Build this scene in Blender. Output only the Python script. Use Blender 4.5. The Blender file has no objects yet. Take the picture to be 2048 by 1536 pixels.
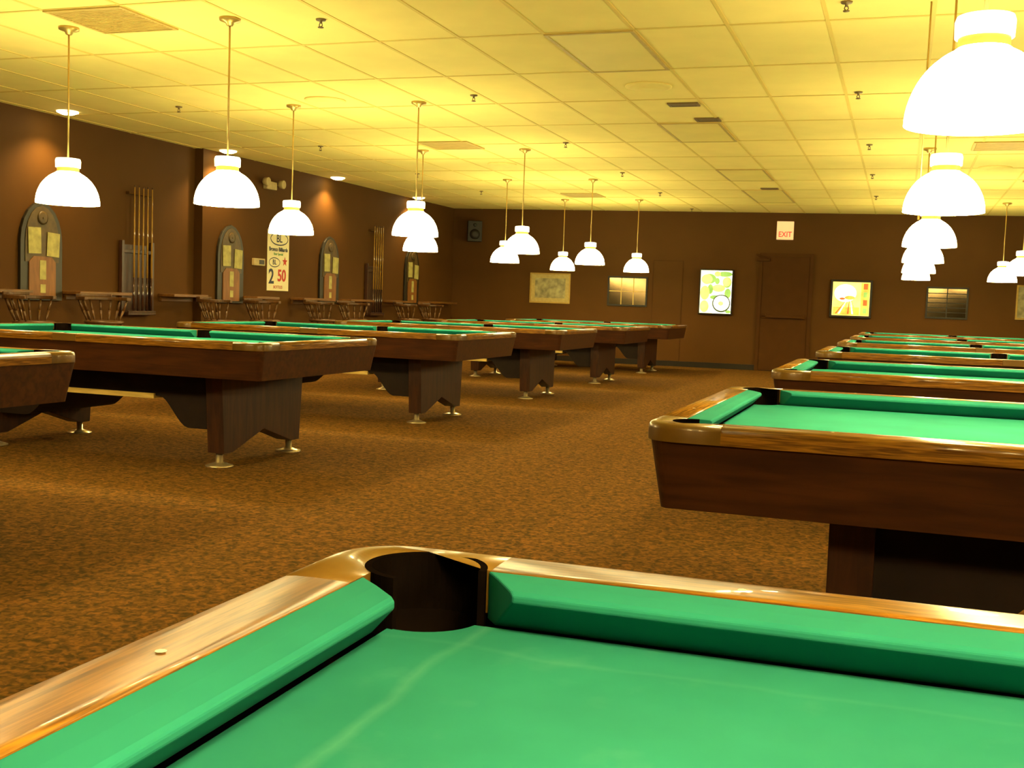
import bpy, bmesh, random
from math import *
from mathutils import Matrix, Vector
random.seed(4)
SC=bpy.context.scene
SC.view_settings.view_transform='Standard'
try: SC.view_settings.look='None'
except Exception: pass
COL=SC.collection

# ---------------------------------------------------------------- materials
def newmat(name):
    m=bpy.data.materials.new(name); m.use_nodes=True
    return m,m.node_tree,m.node_tree.nodes['Principled BSDF']
def rgba(c): return (c[0],c[1],c[2],1)
def plain(name,col,rough=.5,metal=0,noise=.12,scale=20,coat=0,spec=.5,bump=0):
    m,nt,b=newmat(name)
    tc=nt.nodes.new('ShaderNodeTexCoord');n=nt.nodes.new('ShaderNodeTexNoise');n.inputs['Scale'].default_value=scale;n.inputs['Detail'].default_value=4
    nt.links.new(tc.outputs['Object'],n.inputs['Vector'])
    r=nt.nodes.new('ShaderNodeValToRGB')
    r.color_ramp.elements[0].position=.3;r.color_ramp.elements[1].position=.7
    r.color_ramp.elements[0].color=rgba([c*(1-noise) for c in col]);r.color_ramp.elements[1].color=rgba([min(1,c*(1+noise)) for c in col])
    nt.links.new(n.outputs['Fac'],r.inputs[0]);nt.links.new(r.outputs[0],b.inputs['Base Color'])
    b.inputs['Roughness'].default_value=rough;b.inputs['Metallic'].default_value=metal
    b.inputs['Coat Weight'].default_value=coat;b.inputs['Coat Roughness'].default_value=.10
    b.inputs['Specular IOR Level'].default_value=spec
    if bump:
        bp=nt.nodes.new('ShaderNodeBump');bp.inputs['Strength'].default_value=bump;bp.inputs['Distance'].default_value=.01
        nt.links.new(n.outputs['Fac'],bp.inputs['Height']);nt.links.new(bp.outputs[0],b.inputs['Normal'])
    return m
def wood(name,c1,c2,rough=.3,coat=0,axis='X',scale=6,stretch=12,spec=.5):
    m,nt,b=newmat(name)
    tc=nt.nodes.new('ShaderNodeTexCoord');mp=nt.nodes.new('ShaderNodeMapping')
    s=[stretch]*3; s['XYZ'.index(axis)]=1
    mp.inputs['Scale'].default_value=s
    nt.links.new(tc.outputs['Object'],mp.inputs[0])
    n=nt.nodes.new('ShaderNodeTexNoise');n.inputs['Scale'].default_value=scale;n.inputs['Detail'].default_value=8;n.inputs['Distortion'].default_value=.6
    nt.links.new(mp.outputs[0],n.inputs['Vector'])
    r=nt.nodes.new('ShaderNodeValToRGB');r.color_ramp.elements[0].position=.35;r.color_ramp.elements[1].position=.65
    r.color_ramp.elements[0].color=rgba(c1);r.color_ramp.elements[1].color=rgba(c2)
    nt.links.new(n.outputs['Fac'],r.inputs[0]);nt.links.new(r.outputs[0],b.inputs['Base Color'])
    b.inputs['Roughness'].default_value=rough;b.inputs['Coat Weight'].default_value=coat;b.inputs['Coat Roughness'].default_value=.05
    b.inputs['Specular IOR Level'].default_value=spec
    return m
def emis(name,col,st,rim=None):
    m,nt,b=newmat(name)
    tc=nt.nodes.new('ShaderNodeTexCoord');n=nt.nodes.new('ShaderNodeTexNoise');n.inputs['Scale'].default_value=6
    nt.links.new(tc.outputs['Object'],n.inputs['Vector'])
    r=nt.nodes.new('ShaderNodeValToRGB')
    c2=rim or [c*.93 for c in col]
    r.color_ramp.elements[0].position=.35;r.color_ramp.elements[1].position=.65
    r.color_ramp.elements[0].color=rgba(c2);r.color_ramp.elements[1].color=rgba(col)
    nt.links.new(n.outputs['Fac'],r.inputs[0]);nt.links.new(r.outputs[0],b.inputs['Emission Color'])
    b.inputs['Base Color'].default_value=rgba([c*.7 for c in col]);b.inputs['Emission Strength'].default_value=st
    return m

M={}
CL=(.014,.146,.120)
M['cloth']=plain('green_billiard_cloth',(.015,.168,.138),1.0,0,.10,5,spec=.05)
def wornmat():
    m,nt,b=newmat('worn_green_billiard_cloth')
    tc=nt.nodes.new('ShaderNodeTexCoord');sp=nt.nodes.new('ShaderNodeSeparateXYZ');nt.links.new(tc.outputs['Object'],sp.inputs[0])
    n=nt.nodes.new('ShaderNodeTexNoise');n.inputs['Scale'].default_value=5;n.inputs['Detail'].default_value=6;nt.links.new(tc.outputs['Object'],n.inputs['Vector'])
    def math_(op,a,b_=None,clamp=False):
        k=nt.nodes.new('ShaderNodeMath');k.operation=op;k.use_clamp=clamp
        for i,v in enumerate((a,b_)):
            if v is None: continue
            if isinstance(v,(int,float)): k.inputs[i].default_value=v
            else: nt.links.new(v,k.inputs[i])
        return k.outputs[0]
    wob=math_('MULTIPLY',math_('SUBTRACT',n.outputs['Fac'],.5),.05)
    def line(c,pos,wd):
        d=math_('ABSOLUTE',math_('ADD',math_('SUBTRACT',c,pos),wob))
        return math_('SUBTRACT',1,math_('DIVIDE',d,wd),True)
    l=math_('ADD',line(sp.outputs[0],-1.42+.200,.011),math_('MULTIPLY',line(sp.outputs[1],.785-.185,.008),.4))
    n2=nt.nodes.new('ShaderNodeTexNoise');n2.inputs['Scale'].default_value=14;n2.inputs['Detail'].default_value=8;nt.links.new(tc.outputs['Object'],n2.inputs['Vector'])
    sp2=math_('MULTIPLY',math_('SUBTRACT',n2.outputs['Fac'],.60,),3.0,True)
    fac=math_('ADD',math_('MULTIPLY',math_('MULTIPLY',l,n2.outputs['Fac']),.20),math_('MULTIPLY',sp2,.12),True)
    mx=nt.nodes.new('ShaderNodeMix');mx.data_type='RGBA'
    r=nt.nodes.new('ShaderNodeValToRGB');r.color_ramp.elements[0].position=.3;r.color_ramp.elements[1].position=.7
    r.color_ramp.elements[0].color=rgba([c*.88 for c in CL]);r.color_ramp.elements[1].color=rgba([c*1.12 for c in CL])
    nt.links.new(n.outputs['Fac'],r.inputs[0])
    nt.links.new(fac,mx.inputs[0]);nt.links.new(r.outputs[0],mx.inputs[6]);mx.inputs[7].default_value=(.16,.40,.30,1)
    nt.links.new(mx.outputs[2],b.inputs['Base Color'])
    b.inputs['Roughness'].default_value=1;b.inputs['Specular IOR Level'].default_value=.05
    return m
M['clothworn']=wornmat()
M['rail']=wood('golden_rail_wood',(.085,.032,.003),(.30,.135,.013),.30,.22,'X',9,18,spec=.2)
M['railY']=wood('golden_rail_wood_cross',(.085,.032,.003),(.30,.135,.013),.30,.22,'Y',9,18,spec=.2)
M['apron']=wood('mahogany_laminate',(.026,.008,.0025),(.060,.018,.0045),.42,.1,'X',3,10,spec=.3)
M['ped']=wood('dark_mahogany_leg',(.020,.0065,.0025),(.046,.014,.004),.5,.05,'Z',3,10,spec=.3)
M['cast']=plain('antique_bronze_casting',(.135,.070,.010),.33,.10,.15,8,coat=.2,spec=.3)
M['black']=plain('black_leather',(.004,.0025,.002),.9,0,.2,30,spec=.0)
M['under']=plain('dark_underframe',(.012,.006,.0035),.7,0,.2,10,spec=.2)
M['tray']=wood('pale_tray_wood',(.55,.38,.09),(.75,.55,.16),.4,0,'X',5,8)
M['chrome']=plain('brushed_metal',(.75,.62,.4),.3,.85,.05,20)
M['inlay']=plain('pearl_inlay',(.85,.75,.5),.3)
M['lampglass']=emis('glowing_opal_glass',(1,.82,.37),50)
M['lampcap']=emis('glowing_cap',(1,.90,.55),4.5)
M['brass']=plain('brass',(.50,.34,.09),.35,.6,.08,20)
M['white_paper']=plain('paper',(.38,.35,.12),.6,0,.25,14)
M['board_dark']=plain('dark_brown_board',(.016,.012,.005),.45,0,.2,10)
M['board_mid']=plain('olive_board',(.075,.045,.011),.5,0,.3,14)
M['board_tan']=wood('tan_board',(.17,.062,.010),(.24,.095,.018),.5,0,'Y',4,8)
M['ledge']=wood('ledge_wood',(.12,.050,.010),(.18,.078,.016),.4,0,'X',4,8)
M['stool']=wood('stool_wood',(.070,.030,.007),(.115,.050,.011),.35,0,'Z',6,6)
M['rackwood']=wood('rack_wood',(.03,.012,.006),(.06,.022,.01),.4,0,'Y',5,8)
M['cue']=plain('maple_cue',(.40,.22,.04),.18,0,.1,20,coat=.6)
M['cuebutt']=plain('dark_cue_butt',(.05,.02,.012),.2,0,.1,20,coat=.6)
M['grille']=plain('vent_metal',(.50,.35,.085),.6,0,.1,10)
M['dark']=plain('dark_metal',(.16,.10,.03),.5,0,.1,10)
M['blackframe']=plain('black_frame',(.012,.008,.005),.5,spec=.3)
M['gold']=plain('gold_frame',(.40,.26,.06),.4,.4,.1,20)
M['mirror']=plain('dark_mirror',(.10,.07,.035),.12,1,.1,4)
M['door']=plain('brown_door_paint',(.064,.025,.005),.7,0,.08,6,spec=.1)
M['bannerw']=plain('white_banner',(.80,.74,.50),.6,0,.04,6)
M['red']=plain('red_print',(.50,.03,.02),.6)
M['blue']=plain('navy_print',(.02,.03,.08),.6)
M['greenp']=plain('green_print',(.05,.30,.08),.6)
M['plastic']=plain('cream_plastic',(.42,.32,.14),.5)

def paint(name,c,sc=2.0):
    m,nt,b=newmat(name)
    tc=nt.nodes.new('ShaderNodeTexCoord');n=nt.nodes.new('ShaderNodeTexNoise');n.inputs['Scale'].default_value=sc;n.inputs['Detail'].default_value=6
    nt.links.new(tc.outputs['Object'],n.inputs['Vector'])
    r=nt.nodes.new('ShaderNodeValToRGB');r.color_ramp.elements[0].color=rgba([v*.85 for v in c]);r.color_ramp.elements[1].color=rgba([v*1.15 for v in c])
    nt.links.new(n.outputs['Fac'],r.inputs[0]);nt.links.new(r.outputs[0],b.inputs['Base Color'])
    n2=nt.nodes.new('ShaderNodeTexNoise');n2.inputs['Scale'].default_value=120
    nt.links.new(tc.outputs['Object'],n2.inputs['Vector'])
    bp=nt.nodes.new('ShaderNodeBump');bp.inputs['Strength'].default_value=.15;bp.inputs['Distance'].default_value=.004
    nt.links.new(n2.outputs['Fac'],bp.inputs['Height']);nt.links.new(bp.outputs[0],b.inputs['Normal'])
    b.inputs['Roughness'].default_value=.7;b.inputs['Specular IOR Level'].default_value=.12
    return m
M['wall']=paint('maroon_wall_paint',(.082,.035,.0065))
def carpet():
    m,nt,b=newmat('rust_patterned_carpet')
    tc=nt.nodes.new('ShaderNodeTexCoord')
    n=nt.nodes.new('ShaderNodeTexNoise');n.inputs['Scale'].default_value=38;n.inputs['Detail'].default_value=2.5;n.inputs['Roughness'].default_value=.5;n.inputs['Distortion'].default_value=.8
    nt.links.new(tc.outputs['Object'],n.inputs['Vector'])
    r=nt.nodes.new('ShaderNodeValToRGB');cr=r.color_ramp
    cr.elements[0].position=.34;cr.elements[0].color=(.068,.042,.013,1)
    cr.elements[1].position=.66;cr.elements[1].color=(.210,.094,.018,1)
    e=cr.elements.new(.46);e.color=(.112,.058,.014,1)
    e=cr.elements.new(.54);e.color=(.160,.073,.016,1)
    nt.links.new(n.outputs['Fac'],r.inputs[0])
    n2=nt.nodes.new('ShaderNodeTexNoise');n2.inputs['Scale'].default_value=16;n2.inputs['Detail'].default_value=2;n2.inputs['Distortion'].default_value=.6
    nt.links.new(tc.outputs['Object'],n2.inputs['Vector'])
    mx=nt.nodes.new('ShaderNodeMix');mx.data_type='RGBA';mx.blend_type='MULTIPLY';mx.inputs[0].default_value=.6
    nt.links.new(r.outputs[0],mx.inputs[6])
    r2=nt.nodes.new('ShaderNodeValToRGB');r2.color_ramp.elements[0].position=.40;r2.color_ramp.elements[0].color=(.52,.62,.60,1);r2.color_ramp.elements[1].position=.58;r2.color_ramp.elements[1].color=(1.0,.96,.9,1)
    nt.links.new(n2.outputs['Fac'],r2.inputs[0]);nt.links.new(r2.outputs[0],mx.inputs[7])
    nt.links.new(mx.outputs[2],b.inputs['Base Color'])
    b.inputs['Roughness'].default_value=1;b.inputs['Specular IOR Level'].default_value=.03
    return m
M['carpet']=carpet()
M['ceil']=plain('acoustic_ceiling_tile',(.88,.70,.24),.9,0,.03,3,spec=.1)
M['tbar']=plain('ceiling_grid_metal',(.74,.55,.15),.7,0,.03,3,spec=.1)
M['troffer']=plain('acrylic_light_panel',(.80,.64,.20),.6,0,.05,2,spec=.1)

# ---------------------------------------------------------------- mesh helpers
def box(bm,x0,x1,y0,y1,z0,z1,mi=0):
    v=[bm.verts.new(p) for p in ((x0,y0,z0),(x1,y0,z0),(x1,y1,z0),(x0,y1,z0),(x0,y0,z1),(x1,y0,z1),(x1,y1,z1),(x0,y1,z1))]
    for f in ((0,3,2,1),(4,5,6,7),(0,1,5,4),(1,2,6,5),(2,3,7,6),(3,0,4,7)):
        bm.faces.new([v[i] for i in f]).material_index=mi
def prism(bm,poly,z0,z1,mi=0,f=lambda a,b,c:(a,b,c),poly2=None,top=True,bot=True):
    p2=poly2 or poly
    lo=[bm.verts.new(f(x,y,z0)) for x,y in poly];hi=[bm.verts.new(f(x,y,z1)) for x,y in p2]
    n=len(poly)
    for i in range(n):
        bm.faces.new((lo[i],lo[(i+1)%n],hi[(i+1)%n],hi[i])).material_index=mi
    if bot: bm.faces.new(lo[::-1]).material_index=mi
    if top: bm.faces.new(hi).material_index=mi
def lathe(bm,prof,n=24,c=(0,0,0),mi=0,capb=True,capt=True,smooth=True):
    rings=[]
    for r,z in prof: rings.append([bm.verts.new((c[0]+r*cos(2*pi*i/n),c[1]+r*sin(2*pi*i/n),c[2]+z)) for i in range(n)])
    for a,b in zip(rings,rings[1:]):
        for i in range(n):
            fa=bm.faces.new((a[i],a[(i+1)%n],b[(i+1)%n],b[i]));fa.material_index=mi;fa.smooth=smooth
    if capb: bm.faces.new(rings[0][::-1]).material_index=mi
    if capt: bm.faces.new(rings[-1]).material_index=mi
def rod(bm,p,q,r,r2=None,n=8,mi=0):
    p=Vector(p);q=Vector(q);r2=r if r2 is None else r2
    d=(q-p).normalized();a=d.orthogonal().normalized();b=d.cross(a)
    A=[bm.verts.new(p+(a*cos(2*pi*i/n)+b*sin(2*pi*i/n))*r) for i in range(n)]
    B=[bm.verts.new(q+(a*cos(2*pi*i/n)+b*sin(2*pi*i/n))*r2) for i in range(n)]
    for i in range(n):
        f=bm.faces.new((A[i],A[(i+1)%n],B[(i+1)%n],B[i]));f.smooth=True;f.material_index=mi
    bm.faces.new(A[::-1]).material_index=mi;bm.faces.new(B).material_index=mi
def disc(bm,cx,cy,r,z,mi=0,n=24,ry=None,xm=None):
    ry=ry or r
    bm.faces.new([bm.verts.new((max(-xm,min(xm,cx+r*cos(2*pi*i/n))) if xm else cx+r*cos(2*pi*i/n),cy+ry*sin(2*pi*i/n),z)) for i in range(n)]).material_index=mi
def make(name,bm,mats,parent=None,mw=None,bevel=0,fixn=True,seg=2,**props):
    if fixn: bmesh.ops.recalc_face_normals(bm,faces=bm.faces)
    me=bpy.data.meshes.new(name);bm.to_mesh(me);bm.free()
    if not isinstance(mats,(list,tuple)): mats=[mats]
    for m in mats: me.materials.append(M[m])
    o=bpy.data.objects.new(name,me);COL.objects.link(o)
    if parent: o.parent=parent
    if mw is not None: o.matrix_world=mw
    if bevel:
        b=o.modifiers.new('bevel','BEVEL');b.width=bevel;b.segments=seg;b.limit_method='ANGLE';b.angle_limit=radians(35)
    for k,v in props.items(): o[k]=v
    return o
def empty(name,mw=None,**props):
    o=bpy.data.objects.new(name,None);o.empty_display_size=.1;COL.objects.link(o)
    if mw is not None:o.matrix_world=mw
    for k,v in props.items(): o[k]=v
    return o
def clone(root,mw=None,**props):
    def rec(o,par):
        c=o.copy();COL.objects.link(c)
        if par: c.parent=par;c.matrix_parent_inverse=o.matrix_parent_inverse.copy()
        for ch in list(o.children): rec(ch,c)
        return c
    c=rec(root,None)
    if mw is not None:c.matrix_world=mw
    for k,v in props.items(): c[k]=v
    return c
def T(x,y,z): return Matrix.Translation((x,y,z))
def text(name,body,size,mat,parent,u,v,w,ext=.001,sx=1,bold=0):
    c=bpy.data.curves.new('t','FONT');c.body=body;c.size=size;c.align_x='CENTER';c.align_y='CENTER';c.extrude=ext;c.offset=bold
    o=bpy.data.objects.new('t',c);COL.objects.link(o);bpy.context.view_layer.update()
    me=bpy.data.meshes.new_from_object(o.evaluated_get(bpy.context.evaluated_depsgraph_get()))
    bpy.data.objects.remove(o)
    me.materials.clear();me.materials.append(M[mat])
    t=bpy.data.objects.new(name,me);COL.objects.link(t);t.parent=parent;t.location=(u,v,w);t.scale=(sx,1,1)
    return t

# ---------------------------------------------------------------- room
H=2.895;XR=6.0;YB=-3.0;XW1=-8.55;XW2=-8.43;YSTEP=12.12
AL=.07;FX,FY=-2.5,20.9
def fary(x): return FY+tan(AL)*(x-FX)
def struct(name,bm,mat,**k):
    return make(name,bm,mat,kind='structure',**k)
bm=bmesh.new();box(bm,-8.8,XR+.2,YB-.2,22,-.1,0);struct('floor',bm,'carpet')
bm=bmesh.new();box(bm,-8.8,XR+.2,YB-.2,22,H,H+.1);struct('ceiling',bm,'ceil')
bm=bmesh.new();box(bm,-8.8,XW1,YB-.2,YSTEP,0,H);struct('wall_left',bm,'wall')
bm=bmesh.new();prism(bm,[(-8.8,YSTEP),(XW2,YSTEP),(XW2,fary(XW2)),(-8.8,fary(-8.8))],0,H);struct('wall_left',bm,'wall')
bm=bmesh.new();prism(bm,[(-8.8,fary(-8.8)),(XR+.2,fary(XR+.2)),(XR+.2,fary(XR+.2)+.2),(-8.8,fary(-8.8)+.2)],0,H);struct('wall_far',bm,'wall')
bm=bmesh.new();box(bm,XR,XR+.2,YB,fary(XR),0,H);struct('wall_right',bm,'wall')
bm=bmesh.new();box(bm,XW1,XR,YB-.2,YB,0,H);struct('wall_near',bm,'wall')
bm=bmesh.new()
x=-.53-13*.61
while x<XR:
    box(bm,x-.012,x+.012,YB,fary(x)-.01,H-.004,H); x+=.61
y=7.2-8*1.22
while y<20.4:
    box(bm,(XW1 if y<YSTEP else XW2),XR,y-.012,y+.012,H-.0045,H-.001); y+=1.22
struct('trim_1',bm,'tbar')
def LW(y,z,xw=XW1): return Matrix(((0,0,1,xw+.001),(1,0,0,y),(0,1,0,z),(0,0,0,1)))
def FWp(X,z):
    k=X/20.9;Xp=k*(FY-tan(AL)*FX)/(1-k*tan(AL));Yp=fary(Xp)
    return Xp,Yp,1.1039+(z-1.1039)*Yp/20.9
def FWm(X,z):
    x,y,zz=FWp(X,z)
    return Matrix(((cos(AL),0,sin(AL),x),(sin(AL),0,-cos(AL),y),(0,1,0,zz),(0,0,0,1)))
bm=bmesh.new();box(bm,-5.9,8.2,-.0,.10,0,.012);make('baseboard_far',bm,'blackframe',mw=FWm(-2.5,0)@T(0,-FWp(-2.5,0)[2],0),kind='structure')
bm=bmesh.new();box(bm,XW1,XW1+.012,YB,YSTEP,0,.1);box(bm,XW2,XW2+.012,YSTEP,fary(XW2),0,.1);struct('baseboard_left',bm,'blackframe')

# ---------------------------------------------------------------- pool table
LX,LY,ZT=1.42,.785,.80
RW=.085
PX,PY,PR=.128,.097,.066
def pool_table():
    root=empty('pool_table')
    def rrect(hx,hy,r,n=8):
        pts=[]
        for cx,cy,a0 in ((hx-r,hy-r,0),(-hx+r,hy-r,pi/2),(-hx+r,-hy+r,pi),(hx-r,-hy+r,3*pi/2)):
            for i in range(n+1):
                a=a0+pi/2*i/n;pts.append((cx+r*cos(a),cy+r*sin(a)))
        return pts
    bm=bmesh.new()
    prism(bm,rrect(LX-.042,LY-.052,.025),.575,.757,poly2=rrect(LX-.012,LY-.012,.045),top=False)
    make('apron',bm,'apron',root,label='dark mahogany apron tapering inwards')
    poly=[];c=.112
    def cornerarc(sx,sy,rev):
        ta=acos((c-PX)/PR);tb=asin((c-PY)/PR)
        a=[ta+(tb-ta)*i/10 for i in range(11)]
        pts=[(sx*(LX-(PX+PR*cos(t))),sy*(LY-(PY+PR*sin(t)))) for t in a]
        return pts[::-1] if rev else pts
    def sidearc(sy,rev):
        pts=[]
        a0=asin(.027/.06)
        for i in range(9):
            t=a0+(pi-2*a0)*i/8
            pts.append((.06*cos(t),sy*(LY-(.085+.06*sin(t)))))
        return pts[::-1] if rev else pts
    poly+=cornerarc(1,1,False);poly+=sidearc(1,False);poly+=cornerarc(-1,1,True);poly+=cornerarc(-1,-1,False);poly+=sidearc(-1,True);poly+=cornerarc(1,-1,True)
    bm=bmesh.new();prism(bm,poly,.735,.745);make('cloth_bed',bm,'cloth',root)
    a=.20
    rp=[(0,.752),(0,.782),(.002,.790),(.006,.7955),(.012,.7982),(.022,.7994),(.045,.8000),(.070,.7997),(.085,.7990),(.085,.752)]
    def railboard(f,e0,e1,mat,sights):
        bm=bmesh.new()
        A=[bm.verts.new(f(e0,t,z)) for t,z in rp];B=[bm.verts.new(f(e1,t,z)) for t,z in rp]
        n=len(rp)
        for i in range(n):
            fa=bm.faces.new((A[i],A[(i+1)%n],B[(i+1)%n],B[i]));fa.smooth=i<8 and i>0
        bm.faces.new(A[::-1]);bm.faces.new(B)
        bmesh.ops.recalc_face_normals(bm,faces=bm.faces)
        for s in sights:
            x,y,z=f(s,.05,.8006);m_=8
            fa=bm.faces.new([bm.verts.new((x+.005*cos(2*pi*i/m_),y+.005*sin(2*pi*i/m_),z)) for i in range(m_)]);fa.material_index=1
        make('wood_rail',bm,[mat,'inlay'],root,fixn=False)
    for sy in (1,-1):
        for sx in (1,-1):
            railboard(lambda e,t,z,sx=sx,sy=sy:(sx*e,sy*(LY-t),z),.09,LX-a,'rail',[.3175*k for k in (1,2,3)])
    for sx in (1,-1):
        railboard(lambda e,t,z,sx=sx:(sx*(LX-t),e,z),-(LY-a),LY-a,'railY',[.3175*k for k in (-1,0,1)])
    def cornercast(sx,sy):
        r=.085;N=24
        def outer(ins):
            rr=r-ins;pts=[(ins,a),(ins,r)]
            for i in range(1,N-3):
                t=pi+pi/2*i/(N-3);pts.append((r+rr*cos(t),r+rr*sin(t)))
            pts+=[(r,ins),(a,ins)]
            return pts
        K=len(outer(0))
        t0=acos((RW-PX)/PR);t1=2*pi+asin((RW-PY)/PR)
        def inner():
            pts=[(RW,a)]
            for i in range(K-2):
                t=t0+(t1-t0)*i/(K-3);pts.append((PX+PR*cos(t),PY+PR*sin(t)))
            pts+=[(a,RW)]
            return pts
        rings=[(outer(0),.752),(outer(0),.783),(outer(.002),.791),(outer(.006),.7960),(outer(.013),.7985),(outer(.022),.7995),(inner(),.7988),(inner(),.752)]
        bm=bmesh.new()
        R_=[[bm.verts.new((sx*(LX-p),sy*(LY-q),z)) for p,q in ring] for ring,z in rings]
        for j in range(len(R_)-1):
            for i in range(K-1):
                fa=bm.faces.new((R_[j][i],R_[j][i+1],R_[j+1][i+1],R_[j+1][i]));fa.smooth=j<6
        bm.faces.new([q[0] for q in R_]);bm.faces.new([q[-1] for q in R_][::-1])
        make('corner_casting',bm,'cast',root)
        bm=bmesh.new()
        s0=radians(98);s1=2*pi+radians(-3)
        ra,rb=[],[]
        for i in range(37):
            t=s0+(s1-s0)*i/36
            ra.append((sx*(LX-PX-(PR-.006)*cos(t)),sy*(LY-PY-(PR-.006)*sin(t))));rb.append((sx*(LX-PX-(PR+.002)*cos(t)),sy*(LY-PY-(PR+.002)*sin(t))))
        prism(bm,ra+rb[::-1],.735,.7993)
        lathe(bm,[(.02,.680),(.050,.690),(.0605,.737)],32,(sx*(LX-PX),sy*(LY-PY),0),capt=False)
        make('pocket_cup',bm,'black',root,fixn=False)
    for sx in (1,-1):
        for sy in (1,-1): cornercast(sx,sy)
    for sy in (1,-1):
        pts=[(-.09,0),(.09,0),(.09,RW),(.06,RW)]
        for i in range(1,16):
            t=-pi*i/16;pts.append((.06*cos(t),.085+.06*sin(t)))
        pts+=[(-.06,RW),(-.09,RW)]
        bm=bmesh.new();prism(bm,[(p,sy*(LY-q)) for p,q in pts],.752,ZT);make('side_pocket_casting',bm,'cast',root,bevel=.004)
        bm=bmesh.new();pin=[];pout=[]
        for i in range(17):
            t=sy*(0+pi*i/16);pin.append((.055*cos(t),sy*(LY-.085)+.055*sin(t)));pout.append((.061*cos(t),sy*(LY-.085)+.061*sin(t)))
        prism(bm,pin+pout[::-1],.735,.799)
        lathe(bm,[(.02,.690),(.04,.697),(.055,.737)],24,(0,sy*(LY-.085),0),capt=False)
        make('pocket_cup',bm,'black',root,fixn=False)
    prof=[(.085,.7985),(.112,.7970),(.138,.7940),(.1435,.7905),(.1435,.783),(.104,.745),(.085,.745)]
    def cushion(e0,e1,f):
        bm=bmesh.new()
        A=[bm.verts.new(f(e0(t),t,z)) for t,z in prof];B=[bm.verts.new(f(e1(t),t,z)) for t,z in prof]
        n=len(prof)
        for i in range(n): bm.faces.new((A[i],A[(i+1)%n],B[(i+1)%n],B[i]))
        bm.faces.new(A[::-1]);bm.faces.new(B)
        make('cushion',bm,'cloth',root,bevel=.002)
    kc=.80;kx=.197;ky=.168
    for sy in (1,-1):
        for sx in (1,-1):
            cushion(lambda t:.066+.27*(t-.085),lambda t:LX-kx-kc*(t-.085),lambda e,t,z,sx=sx,sy=sy:(sx*e,sy*(LY-t),z))
    for sx in (1,-1):
        cushion(lambda t:-(LY-ky-kc*(t-.085)),lambda t:LY-ky-kc*(t-.085),lambda e,t,z,sx=sx:(sx*(LX-t),e,z))
    def arch(u): 
        u=max(0,(u-.42)/.58);return .225+.195*u*u*(3-2*u)
    pts=[(-.84,.577),(-.84,.225)]
    for i in range(1,14):
        u=i/14;pts.append((-.84+.50*u,arch(u)))
    pts+=[(-.34,.42),(.38,.42)]
    for i in range(13,0,-1):
        u=i/14;pts.append((.84-.40*u,arch(u)))
    pts+=[(.84,.225),(.84,.577)]
    bm=bmesh.new();prism(bm,pts,-.43,.43,f=lambda x,z,y:(x,y,z));make('underframe',bm,'under',root)
    bm=bmesh.new();box(bm,-.29,.42,-.45,.45,.398,.419);box(bm,-.29,.42,-.45,-.433,.419,.43);make('ball_shelf',bm,'tray',root,label='pale wooden shelf under the table')
    for sx in (1,-1):
        pp=[(-.50,.577),(-.462,.085),(-.36,.085),(0,.20),(.36,.085),(.462,.085),(.50,.577)]
        bm=bmesh.new();x0=sx*.90-.06
        prism(bm,pp,x0,x0+.12,f=lambda y,z,x:(x,y,z))
        ped=make('pedestal_leg',bm,'ped',root,bevel=.004)
        for sy in (1,-1):
            bm=bmesh.new();lathe(bm,[(.088,0),(.088,.006),(.05,.018),(.024,.028),(.022,.09)],20,(sx*.90,sy*.42,0))
            make('leveling_foot',bm,'chrome',ped)
    return root
tab0=pool_table()
ZS=Matrix.Diagonal((1,1,1.0125,1))
def settable(o,x,y,r,lab,grp):
    o.matrix_world=T(x,y,0)@Matrix.Rotation(r,4,'Z')@ZS;o['label']=lab;o['category']='pool table';o['group']=grp
CXL=-3.50-1.42;CXR=-.61+1.42
YL=[3.35,6.42,9.46,12.51,15.57,18.55]
YR_=[3.58,6.52,9.65,12.75,15.80,18.80]
first=True
for i,y in enumerate(YL):
    o=tab0 if first else clone(tab0);first=False
    settable(o,CXL,y,0,'dark mahogany pool table with green cloth beside the dart wall',"pool tables in rows")
for i,y in enumerate(YR_):
    settable(clone(tab0),CXR,y,0,'dark mahogany pool table with green cloth and golden wood rails',"pool tables in rows")
r=radians(.8)
P=Vector((-.609,1.213,0));c0=Matrix.Rotation(r,4,'Z')@Vector((-LX,LY,0))
near=clone(tab0)
settable(near,P.x-c0.x,P.y-c0.y,r,'pool table with worn green cloth and black corner pocket',"pool tables in rows")
for ch in near.children:
    if ch.name.startswith('cloth_bed'):
        ch.data=ch.data.copy();ch.data.materials[0]=M['clothworn']

# ---------------------------------------------------------------- pendant lamps
ZL=1.677
def pendant():
    root=empty('pendant_lamp')
    Rr=.213
    bm=bmesh.new();prof=[]
    for i in range(15):
        t=i/14*radians(71)
        prof.append((Rr*cos(t), .222*sin(t)/sin(radians(71))))
    prof[-1]=(.074,.224)
    lathe(bm,prof,40,capb=False,capt=False)
    make('shade',bm,'lampglass',root,fixn=False,label='glowing white opal glass dome')
    bm=bmesh.new();lathe(bm,[(.074,.222),(.074,.262)],32,capb=False,capt=False);make('collar',bm,'brass',root)
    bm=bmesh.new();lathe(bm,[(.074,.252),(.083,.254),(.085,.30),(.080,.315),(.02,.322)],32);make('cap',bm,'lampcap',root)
    top=H-ZL
    bm=bmesh.new();rod(bm,(0,0,.315),(0,0,top-.02),.0065,n=10);make('rod',bm,'brass',root)
    bm=bmesh.new();lathe(bm,[(.02,top-.05),(.03,top-.03),(.068,top-.018),(.070,top)],24);make('canopy',bm,'brass',root)
    l=bpy.data.lights.new('bulb','POINT');l.energy=46;l.color=(1,.78,.34);l.shadow_soft_size=.05
    lo=bpy.data.objects.new('bulb',l);COL.objects.link(lo);lo.parent=root;lo.location=(0,0,.11)
    return root
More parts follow.
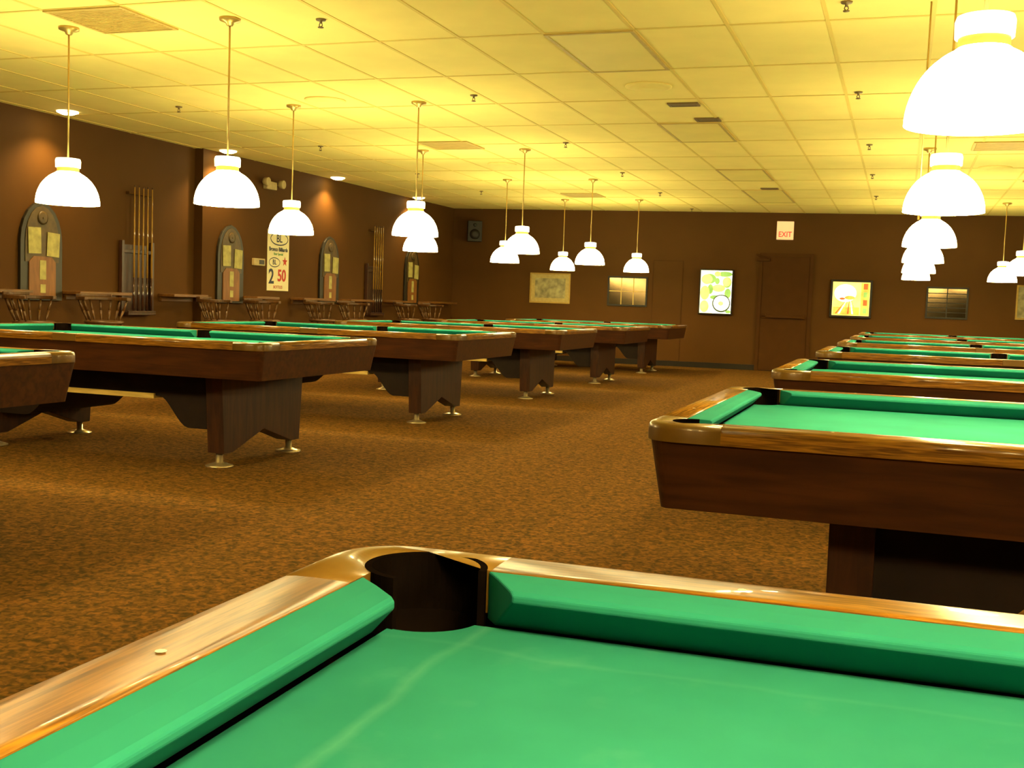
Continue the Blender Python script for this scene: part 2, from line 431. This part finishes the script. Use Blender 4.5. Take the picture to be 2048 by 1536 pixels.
lamp0=pendant();first=True
locs=[(x,y) for y in YL for x in (-5.578,-4.276)]+[(x,y) for y in [.45,3.62,6.60,9.85,12.8,15.85,18.85] for x in (.185,1.445)]
for x,y in locs:
    o=lamp0 if first else clone(lamp0);first=False
    o.matrix_world=T(x,y,ZL);o['label']='glowing white dome pendant lamp on a thin rod over tables';o['category']='pendant lamp';o['group']='pendant lamps over the tables'
bm=bmesh.new();rod(bm,(.06,6.89,H),(.06,6.89,1.66),.005);make('hanging_cord',bm,'brass',label='thin yellow cord hanging from the ceiling beside a lamp',category='cord')

# ---------------------------------------------------------------- ceiling things
def dl(x,y):
    root=empty('downlight',T(x,y,H),label='small round recessed downlight in the ceiling by the wall',category='downlight',group='downlights along the wall')
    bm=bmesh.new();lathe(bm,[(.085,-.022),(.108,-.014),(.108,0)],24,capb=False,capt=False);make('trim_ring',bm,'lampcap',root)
    bm=bmesh.new();lathe(bm,[(.085,-.020),(.06,-.032),(.02,-.037)],24,capb=False);make('lens',bm,'lampglass',root)
    l=bpy.data.lights.new('spot','SPOT');l.energy=120;l.color=(1,.66,.24);l.spot_size=radians(125);l.spot_blend=.8;l.shadow_soft_size=.03
    lo=bpy.data.objects.new('spot',l);COL.objects.link(lo);lo.parent=root;lo.location=(0,0,-.075)
for y in (6.4,9.45,12.35,15.28,18.3): dl(-8.22,y)
def sq(name,x0,x1,y0,y1,mat,lab,cat,louv=True,grp=None):
    root=empty(name,T((x0+x1)/2,(y0+y1)/2,H),label=lab,category=cat)
    if grp: root['group']=grp
    hx,hy=(x1-x0)/2,(y1-y0)/2
    bm=bmesh.new()
    for a in ((-hx,hx,-hy,-hy+.025),(-hx,hx,hy-.025,hy),(-hx,-hx+.025,-hy+.025,hy-.025),(hx-.025,hx,-hy+.025,hy-.025)): box(bm,*a,-.014,0)
    make('frame',bm,'grille' if not louv else mat,root)
    bm=bmesh.new()
    if louv:
        n=int(2*hy/.035)
        for i in range(n):
            yy=-hy+.03+(2*hy-.06)*(i+.5)/n;box(bm,-hx+.03,hx-.03,yy-.010,yy+.010,-.012,-.0085)
        make('louvres',bm,mat,root)
        bm=bmesh.new();box(bm,-hx+.03,hx-.03,-hy+.03,hy-.03,-.0082,-.0005);make('duct_opening',bm,'grille' if mat!='dark' else 'dark',root)
    else:
        box(bm,-hx+.025,hx-.025,-hy+.025,hy-.025,-.010,-.001);make('diffuser_panel',bm,mat,root)
for a in ((-5.41,-4.80,5.98,6.59),(-5.35,-4.74,11.82,12.40),(-5.35,-4.74,17.5,18.1),(.60,1.19,12.36,12.95)):
    sq('air_vent',*a,'grille','square brown louvred air vent in the tiled ceiling','air vent',True,'ceiling air vents')
for a in ((-2.36,-1.75,7.2,8.42),(-2.36,-1.75,10.86,12.08),(-2.36,-1.75,14.5,15.74),(-2.36,-1.75,16.95,18.9)):
    sq('ceiling_light_panel',*a,'troffer','unlit rectangular acrylic light panel set in the ceiling','light panel',False,'unlit ceiling light panels')
for a in ((-2.05,-1.78,9.80,9.95),(-1.95,-1.72,10.6,10.78),(-2.05,-1.80,16.7,16.85)):
    sq('ceiling_slot_vent',*a,'dark','small dark slot vent in the tiled ceiling','air vent',True,'small slot vents')
for x,y in ((-2.05,9.05),(-5.12,9.24),(-5.04,13.84),(.95,14.47)):
    bm=bmesh.new();lathe(bm,[(.05,-.03),(.09,-.026),(.10,-.018),(.14,-.018),(.19,-.010),(.19,0)],28)
    make('round_air_diffuser',bm,'ceil',mw=T(x,y,H),label='round cream air diffuser on the tiled ceiling',category='air diffuser',group='round air diffusers')
for x,y in ((-3.68,6.56),(-6.80,9.36),(-6.73,12.06),(-6.69,14.82),(-3.64,9.21),(-3.64,12.04),(-6.61,17.2),(-3.66,14.8),(-3.68,17.39),(-.43,9.54),(-.42,12.47),(-.45,15.12),(-.46,17.85),(-.40,6.80),(-3.68,20.2)):
    bm=bmesh.new();lathe(bm,[(.034,0),(.031,-.010),(.009,-.012),(.009,-.028)],14)
    for s in (1,-1): rod(bm,(s*.007,0,-.026),(s*.012,0,-.040),.003);rod(bm,(s*.012,0,-.040),(0,0,-.052),.003)
    lathe(bm,[(.019,-.051),(.019,-.056),(.004,-.059)],14)
    make('fire_sprinkler',bm,'dark',mw=T(x,y,H),label='small dark pendent fire sprinkler on the ceiling',category='sprinkler',group='ceiling sprinklers')

# ---------------------------------------------------------------- left wall items
def dart(y,xw,z=.95):
    root=empty('dart_backboard',LW(y,z,xw),label='arched dark wooden dart backboard with papers pinned on it',category='dart backboard',group='dart backboards')
    out=[(-.3,0),(.3,0),(.3,.62),(.285,.74),(.25,.84),(.19,.93),(.10,1.0),(0,1.03)];out+=[(-a,b) for a,b in out[2:7][::-1]]
    bm=bmesh.new();prism(bm,out,0,.035);make('backing_panel',bm,'board_dark',root,bevel=.004)
    inn=[(a*.80,.06+b*.90) for a,b in out]
    bm=bmesh.new();prism(bm,[(a,max(b,.40)) for a,b in inn],.035,.042);make('face_panel',bm,'board_mid',root)
    bm=bmesh.new();prism(bm,[(-.19,.03),(.19,.03),(.19,.40),(.13,.46),(-.13,.46),(-.19,.40)],.036,.048);make('lower_panel',bm,'board_tan',root)
    bm=bmesh.new();lathe(bm,[(.07,.042),(.07,.052),(.05,.055),(.012,.055)],20);lathe(bm,[(.012,.055),(.012,.062)],10);make('round_emblem',bm,'board_mid',root).location=(0,.86,0)
    for u0,u1,v0,v1,t in ((-.19,-.01,.49,.76,.03),(.03,.21,.47,.72,-.05)):
        bm=bmesh.new();box(bm,u0,u1,v0,v1,.050,.052);p=make('pinned_paper',bm,'white_paper',root);p.rotation_euler=(0,0,t)
    bm=bmesh.new();box(bm,-.045,.045,.22,.42,.049,.051);box(bm,-.035,.04,.08,.17,.049,.051);make('score_card',bm,'white_paper',root)
dart(9.42,XW1,.94);dart(12.72,XW2);dart(15.42,XW2,.98);dart(18.5,XW2,.99)
def rack(y,xw):
    root=empty('cue_rack',LW(y,.79,xw),label='dark wooden wall cue rack holding upright cues',category='cue rack',group='wall cue racks')
    bm=bmesh.new();box(bm,-.27,.27,0,.82,0,.02);make('back_panel',bm,'rackwood',root,bevel=.004)
    bm=bmesh.new();box(bm,-.25,.25,0,.035,.02,.125);box(bm,-.25,.25,.035,.05,.11,.125);make('bottom_shelf',bm,'rackwood',root,bevel=.004)
    bm=bmesh.new();box(bm,-.25,.25,.72,.76,.02,.06);make('clip_bar',bm,'rackwood',root,bevel=.004)
    bm=bmesh.new();box(bm,-.16,.27,1.40,1.43,.0,.05);make('top_clip_bar',bm,'wall',root,bevel=.004)
    for s in (-1,1):
        bm=bmesh.new();box(bm,s*.27-.02,s*.27+.02,0,.86,.02,.06);make('side_rail',bm,'rackwood',root)
    for k in range(5):
        u=-.11+.08*k;h=1.47-.02*random.random()
        bm=bmesh.new();rod(bm,(0,0,0),(0,.40,0),.0145,.012,12,1);rod(bm,(0,.40,0),(0,h-.02,0),.012,.0068,12,0);rod(bm,(0,h-.02,0),(0,h,0),.0068,.006,12,1)
        make('pool_cue',bm,['cue','cuebutt'],mw=LW(y+u,.828,xw)@T(0,0,.085),label='maple pool cue standing upright in a wall rack',category='pool cue',group='cues in the wall racks')
rack(10.95,XW1);rack(16.95,XW2)
for y0,y1,xw in ((6.9,9.08,XW1),(9.76,10.62,XW1),(11.4,12.10,XW1),(13.05,13.62,XW2),(14.3,15.08,XW2),(15.76,16.6,XW2),(17.3,18.16,XW2),(18.84,20.2,XW2)):
    root=empty('drink_ledge',LW((y0+y1)/2,1.05,xw),label='narrow wooden drink ledge fixed to the maroon wall',category='wall ledge',group='drink ledges along the wall')
    w=(y1-y0)/2
    bm=bmesh.new();box(bm,-w,w,-.035,0,0,.24);make('ledge_top',bm,'ledge',root,bevel=.006)
    bm=bmesh.new();box(bm,-w+.03,w-.03,-.09,-.035,0,.03);make('support_cleat',bm,'ledge',root)
root=empty('beer_banner',LW(13.95,1.14,XW2),label='tall white beer special banner with oval logo and red price',category='banner')
bm=bmesh.new();box(bm,-.29,.29,0,.86,0,.004);make('banner_sheet',bm,'bannerw',root)
def ring(bm,cx,cy,rx,ry,w,z,n=36,mi=0):
    A=[bm.verts.new((cx+rx*cos(2*pi*i/n),cy+ry*sin(2*pi*i/n),z)) for i in range(n)];B=[bm.verts.new((cx+(rx-w)*cos(2*pi*i/n),cy+(ry-w)*sin(2*pi*i/n),z)) for i in range(n)]
    for i in range(n): bm.faces.new((A[i],A[(i+1)%n],B[(i+1)%n],B[i])).material_index=mi
bm=bmesh.new();ring(bm,.02,.735,.24,.095,.016,.006);make('oval_logo',bm,'blue',root,fixn=False)
text('logo_lettering','BL',.15,'blue',root,.02,.735,.006,bold=.002)
text('name_lettering','Bronco Billiards',.078,'blue',root,0,.585,.006,bold=.002)
text('small_lettering','Beer Special',.05,'greenp',root,0,.52,.006)
bm=bmesh.new();ring(bm,-.10,.40,.15,.070,.012,.006);make('oval_logo',bm,'blue',root,fixn=False)
text('logo_lettering','BL',.10,'blue',root,-.10,.40,.006,bold=.001)
bm=bmesh.new();prism(bm,[(.18+(.07 if i%2==0 else .03)*sin(i*pi/5),.42+(.07 if i%2==0 else .03)*cos(i*pi/5)) for i in range(10)],.004,.006);make('star',bm,'red',root)
text('price_lettering','2',.29,'blue',root,-.18,.19,.006,bold=.006)
text('price_lettering','50',.23,'red',root,.10,.21,.006,bold=.006)
text('small_lettering','BOTTLES',.06,'red',root,0,.05,.006)
root=empty('control_box',LW(13.42,1.525,XW2),label='small cream control box on the maroon wall',category='control box')
bm=bmesh.new();box(bm,-.15,.13,-.05,.05,0,.04);make('case',bm,'plastic',root,bevel=.006)
bm=bmesh.new();box(bm,-.02,.10,-.03,.03,.04,.045);make('dark_panel',bm,'board_dark',root)
root=empty('emergency_light',LW(13.65,2.60,XW2),label='twin-headed cream emergency light high on the wall',category='emergency light')
bm=bmesh.new();box(bm,-.13,.13,-.06,.05,0,.07);make('battery_case',bm,'plastic',root,bevel=.01)
for s in (1,-1):
    bm=bmesh.new();lathe(bm,[(.02,0),(.055,.03),(.06,.09),(.055,.095)],18,(0,0,0));rod(bm,(-s*.06,-.02,-.0),(0,0,.01),.01)
    h=make('lamp_head',bm,'plastic',root);h.location=(s*.20,.03,.04)

# stools
def stool():
    root=empty('bar_stool')
    bm=bmesh.new();lathe(bm,[(.15,.715),(.195,.725),(.20,.745),(.17,.757),(.05,.75)],28);make('seat',bm,'stool',root)
    for sx in (1,-1):
        for sy in (1,-1):
            bm=bmesh.new();rod(bm,(sx*.23,sy*.23,0),(sx*.18,sy*.18,.36),.014,.021);rod(bm,(sx*.18,sy*.18,.36),(sx*.12,sy*.12,.72),.021,.015);make('leg',bm,'stool',root)
    for z,r_ in ((.22,.203),(.42,.172)):
        for i in range(4):
            a=[(1,1),(-1,1),(-1,-1),(1,-1)];p=a[i];q=a[(i+1)%4]
            bm=bmesh.new();rod(bm,(p[0]*r_,p[1]*r_,z),(q[0]*r_,q[1]*r_,z),.010);make('stretcher',bm,'stool',root)
    pts=[];pin=[]
    for i in range(21):
        t=radians(75+210*i/20);pts.append((.285*cos(t),.285*sin(t)));pin.append((.235*cos(t),.235*sin(t)))
    bm=bmesh.new();prism(bm,pts+pin[::-1],.965,1.0);
    pts2=[(.285*cos(radians(130+100*i/10)),.285*sin(radians(130+100*i/10))) for i in range(11)];pin2=[(.25*cos(radians(130+100*i/10)),.25*sin(radians(130+100*i/10))) for i in range(11)]
    prism(bm,pts2+pin2[::-1],1.0,1.03);make('back_rail',bm,'stool',root,bevel=.006)
    for i in range(9):
        t=radians(84+192*i/8);bm=bmesh.new()
        p=Vector((.165*cos(t),.165*sin(t),.74));q=Vector((.26*cos(t),.26*sin(t),.97));m_=(p+q)/2
        rod(bm,p,m_,.008,.014);rod(bm,m_,q,.014,.008);make('spindle',bm,'stool',root)
    return root
st=stool();first=True
for y,a in ((8.62,.2),(9.62,-.3),(11.72,.3),(12.75,0),(14.3,.15),(15.3,-.2),(17.3,.2),(18.3,-.1)):
    o=st if first else clone(st);first=False
    o.matrix_world=T(-7.88,y,0)@Matrix.Rotation(a,4,'Z');o['label']='spindle-back wooden bar stool standing by the wall ledge';o['category']='bar stool';o['group']='bar stools along the wall'

# ---------------------------------------------------------------- far wall items
def frame(bm,w,h,t,d,mi=0):
    for a in ((-w,w,-h,-h+t),(-w,w,h-t,h),(-w,-w+t,-h+t,h-t),(w-t,w,-h+t,h-t)): box(bm,*a,0,d,mi)
M['litgreen']=emis('lit_green',(.36,.62,.14),1.0,(.16,.40,.07));M['lityellow']=emis('lit_yellow',(1,.80,.24),1.4,(.95,.62,.12));M['litcream']=emis('lit_cream',(1,.93,.55),1.8)
M['litwhite']=emis('lit_white',(1,.97,.8),2.4);M['litorange']=emis('lit_orange',(1,.55,.08),1.3,(1,.25,.03));M['litdark']=emis('lit_dark',(.05,.08,.03),.8);M['litred']=emis('lit_red',(.9,.14,.02),.9)
M['exitface']=emis('exit_face',(1,.66,.30),.62);M['exitred']=emis('exit_red',(1,.05,.03),.95)
M['print']=plain('faded_print',(.27,.24,.12),.5,0,.5,9);M['mat']=plain('cream_mat',(.42,.32,.11),.6)
root=empty('framed_print',FWm(-6.52,1.395),label='gold-framed faded landscape print on the maroon wall',category='framed picture')
bm=bmesh.new();frame(bm,.40,.29,.025,.03);make('picture_frame',bm,'gold',root)
bm=bmesh.new();box(bm,-.375,.375,-.265,.265,0,.01);make('mat_board',bm,'mat',root)
bm=bmesh.new();box(bm,-.30,.30,-.19,.19,.01,.013);make('print',bm,'print',root)
def dmir(X,z,w,h,nv,nh,lab,fr='blackframe'):
    root=empty('framed_mirror',FWm(X,z),label=lab,category='framed mirror')
    bm=bmesh.new();frame(bm,w,h,.03,.03);make('mirror_frame',bm,fr,root)
    bm=bmesh.new();box(bm,-w+.03,w-.03,-h+.03,h-.03,0,.01);make('mirror_glass',bm,'mirror',root)
    bm=bmesh.new()
    for i in range(nv): u=-w+.03+(2*w-.06)*(i+1)/(nv+1);box(bm,u-.008,u+.008,-h+.03,h-.03,.01,.014)
    for i in range(nh): v=-h+.03+(2*h-.06)*(i+1)/(nh+1);box(bm,-w+.03,w-.03,v-.007,v+.007,.01,.014)
    make('reflection_bars',bm,'gold' if nh<3 else 'blackframe',root)  # bars stand in for lines reflected in the mirror glass
dmir(-4.97,1.38,.38,.28,2,1,'dark framed mirror with reflections modelled as thin bars on the wall')
dmir(.74,1.35,.35,.28,1,5,'dark framed mirror with horizontal reflections modelled as bars on the wall')
root=empty('framed_print',FWm(2.25,1.40),label='gold-framed dark picture on the maroon wall',category='framed picture')
bm=bmesh.new();frame(bm,.42,.30,.03,.03);make('picture_frame',bm,'gold',root)
bm=bmesh.new();box(bm,-.39,.39,-.27,.27,0,.01);make('print',bm,'print',root)
root=empty('lit_billiard_sign',FWm(-3.28,1.42),label='backlit sign picturing pale billiard balls on green',category='lit sign')
bm=bmesh.new();box(bm,-.31,.31,-.42,.42,0,.08);make('sign_case',bm,'blackframe',root,bevel=.008)
bm=bmesh.new();box(bm,-.285,.285,-.395,.395,.08,.085,2);box(bm,-.285,-.05,-.395,.395,.085,.0852,4)
for i,(cx,cy,rx,ry,mi) in enumerate(((.16,.33,.13,.05,0),(.02,.33,.06,.05,1),(-.12,.24,.12,.09,0),(-.17,.23,.10,.09,1),(.02,.20,.045,.06,0),(.20,.18,.08,.10,0),(.19,.19,.075,.085,1),(.05,.07,.12,.07,1),(-.10,.05,.05,.09,0),(-.20,-.02,.085,.13,1),(.22,-.02,.06,.09,0),(.0,-.10,.10,.04,0),(-.20,-.27,.08,.11,1),(.11,-.21,.165,.165,3),(.11,-.205,.145,.14,2),(.10,-.21,.05,.04,1),(.24,-.36,.05,.03,0))):
    disc(bm,cx,cy,rx,.0855+.0003*i,mi,ry=ry,xm=.285)
make('lit_panel',bm,['litgreen','lityellow','litwhite','litdark','litcream'],root,fixn=False)
root=empty('lit_beer_sign',FWm(-.87,1.37),label='backlit yellow and orange picture sign with icons down its edge',category='lit sign')
bm=bmesh.new();box(bm,-.36,.36,-.34,.34,0,.08);make('sign_case',bm,'blackframe',root,bevel=.008)
bm=bmesh.new();box(bm,-.32,.32,-.30,.30,.08,.084,0);disc(bm,-.10,.10,.19,.0845,1,ry=.16);box(bm,-.30,.15,-.29,-.15,.084,.086,2);box(bm,.17,.31,-.29,.29,.084,.086,2)
for i in range(6):
    a=-1.1+i*.42;bm.faces.new([bm.verts.new(p) for p in ((-.03+.04*sin(a),.0,.088),(-.07+.20*sin(a)-.018,-.27,.088),(-.07+.20*sin(a)+.012,-.27,.088))]).material_index=(3,1,2)[i%3]
disc(bm,-.02,.02,.09,.0882,2,ry=.035);disc(bm,-.15,.0,.05,.0883,3,ry=.02)
for i in range(4): box(bm,.21,.28,-.26+.145*i,-.16+.145*i,.086,.088,3 if i%2 else 4)
make('lit_panel',bm,['lityellow','litwhite','litorange','litred','litgreen'],root,fixn=False)
def door(n,X,w,h,bar=True):
    root=empty('door_%d'%n,FWm(X,0)@T(0,-FWp(X,0)[2],0),kind='structure',label='dark brown steel exit door with push bar' if bar else 'plain brown closet door')
    bm=bmesh.new();box(bm,-w,w,.01,h,0,.03 if bar else .006);make('door_leaf',bm,'door' if bar else 'wall',root,bevel=.002)
    bm=bmesh.new();t=.06 if bar else .012
    box(bm,-w-t,-w,0,h+t,0,.045 if bar else .007);box(bm,w,w+t,0,h+t,0,.045 if bar else .007);box(bm,-w,w,h,h+t,0,.045 if bar else .007);make('door_frame',bm,'door',root)
    if bar:
        bm=bmesh.new();box(bm,-w+.04,w-.04,.98,1.03,.06,.09);box(bm,-w+.04,-w+.10,.97,1.05,.03,.09);box(bm,w-.10,w-.04,.97,1.05,.03,.09);make('push_bar',bm,'door',root,bevel=.005)
        bm=bmesh.new();box(bm,-w-.10,-w+.12,h-.09,h-.04,.045,.09);rod(bm,(-w+.1,h-.05,.085),(-w-.12,h+.02,.09),.008);make('door_closer',bm,'door',root)
door(1,-2.03,.42,2.10);door(2,-4.2,.27,1.97,False)
root=empty('exit_sign',FWm(-2.08,2.57),label='lit cream exit sign with red letters above the door',category='exit sign')
bm=bmesh.new();box(bm,-.15,.15,-.165,.165,0,.07);make('sign_case',bm,'exitface',root,bevel=.006)
text('exit_lettering','EXIT',.135,'exitred',root,0,-.075,.073,.002,.85,bold=.002)
root=empty('wall_speaker',FWm(-8.10,2.47)@T(0,0,.14)@Matrix.Rotation(radians(20),4,'Y'),label='black box loudspeaker mounted high in the wall corner',category='speaker')
bm=bmesh.new();box(bm,-.14,.14,-.20,.20,-.09,.09);make('cabinet',bm,'blackframe',root,bevel=.01)
bm=bmesh.new();lathe(bm,[(.10,.09),(.10,.096),(.03,.091)],24,(0,-.06,0));make('woofer',bm,'blackframe',root)
bm=bmesh.new();lathe(bm,[(.035,.09),(.035,.095),(.01,.092)],18,(0,.12,0));make('tweeter',bm,'blackframe',root)
bm=bmesh.new();box(bm,-.03,.03,-.03,.03,-.13,-.09);make('wall_bracket',bm,'blackframe',root)

# ---------------------------------------------------------------- camera
hc=1.1039;yaw=.3335;pitch=.0738;roll=.0358;f=2224.78
Rm=Matrix.Rotation(yaw,4,'Z')@Matrix.Rotation(pi/2-pitch,4,'X')@Matrix.Rotation(roll,4,'Z')
cd=bpy.data.cameras.new('camera');cam=bpy.data.objects.new('camera',cd);COL.objects.link(cam)
cam.matrix_world=T(0,0,hc)@Rm
cd.sensor_width=36;cd.lens=f/2048*36;cd.clip_start=.02;cd.clip_end=100
SC.camera=cam
w=bpy.data.worlds.new('world');SC.world=w;w.use_nodes=True
w.node_tree.nodes['Background'].inputs[0].default_value=(.02,.012,.004,1)
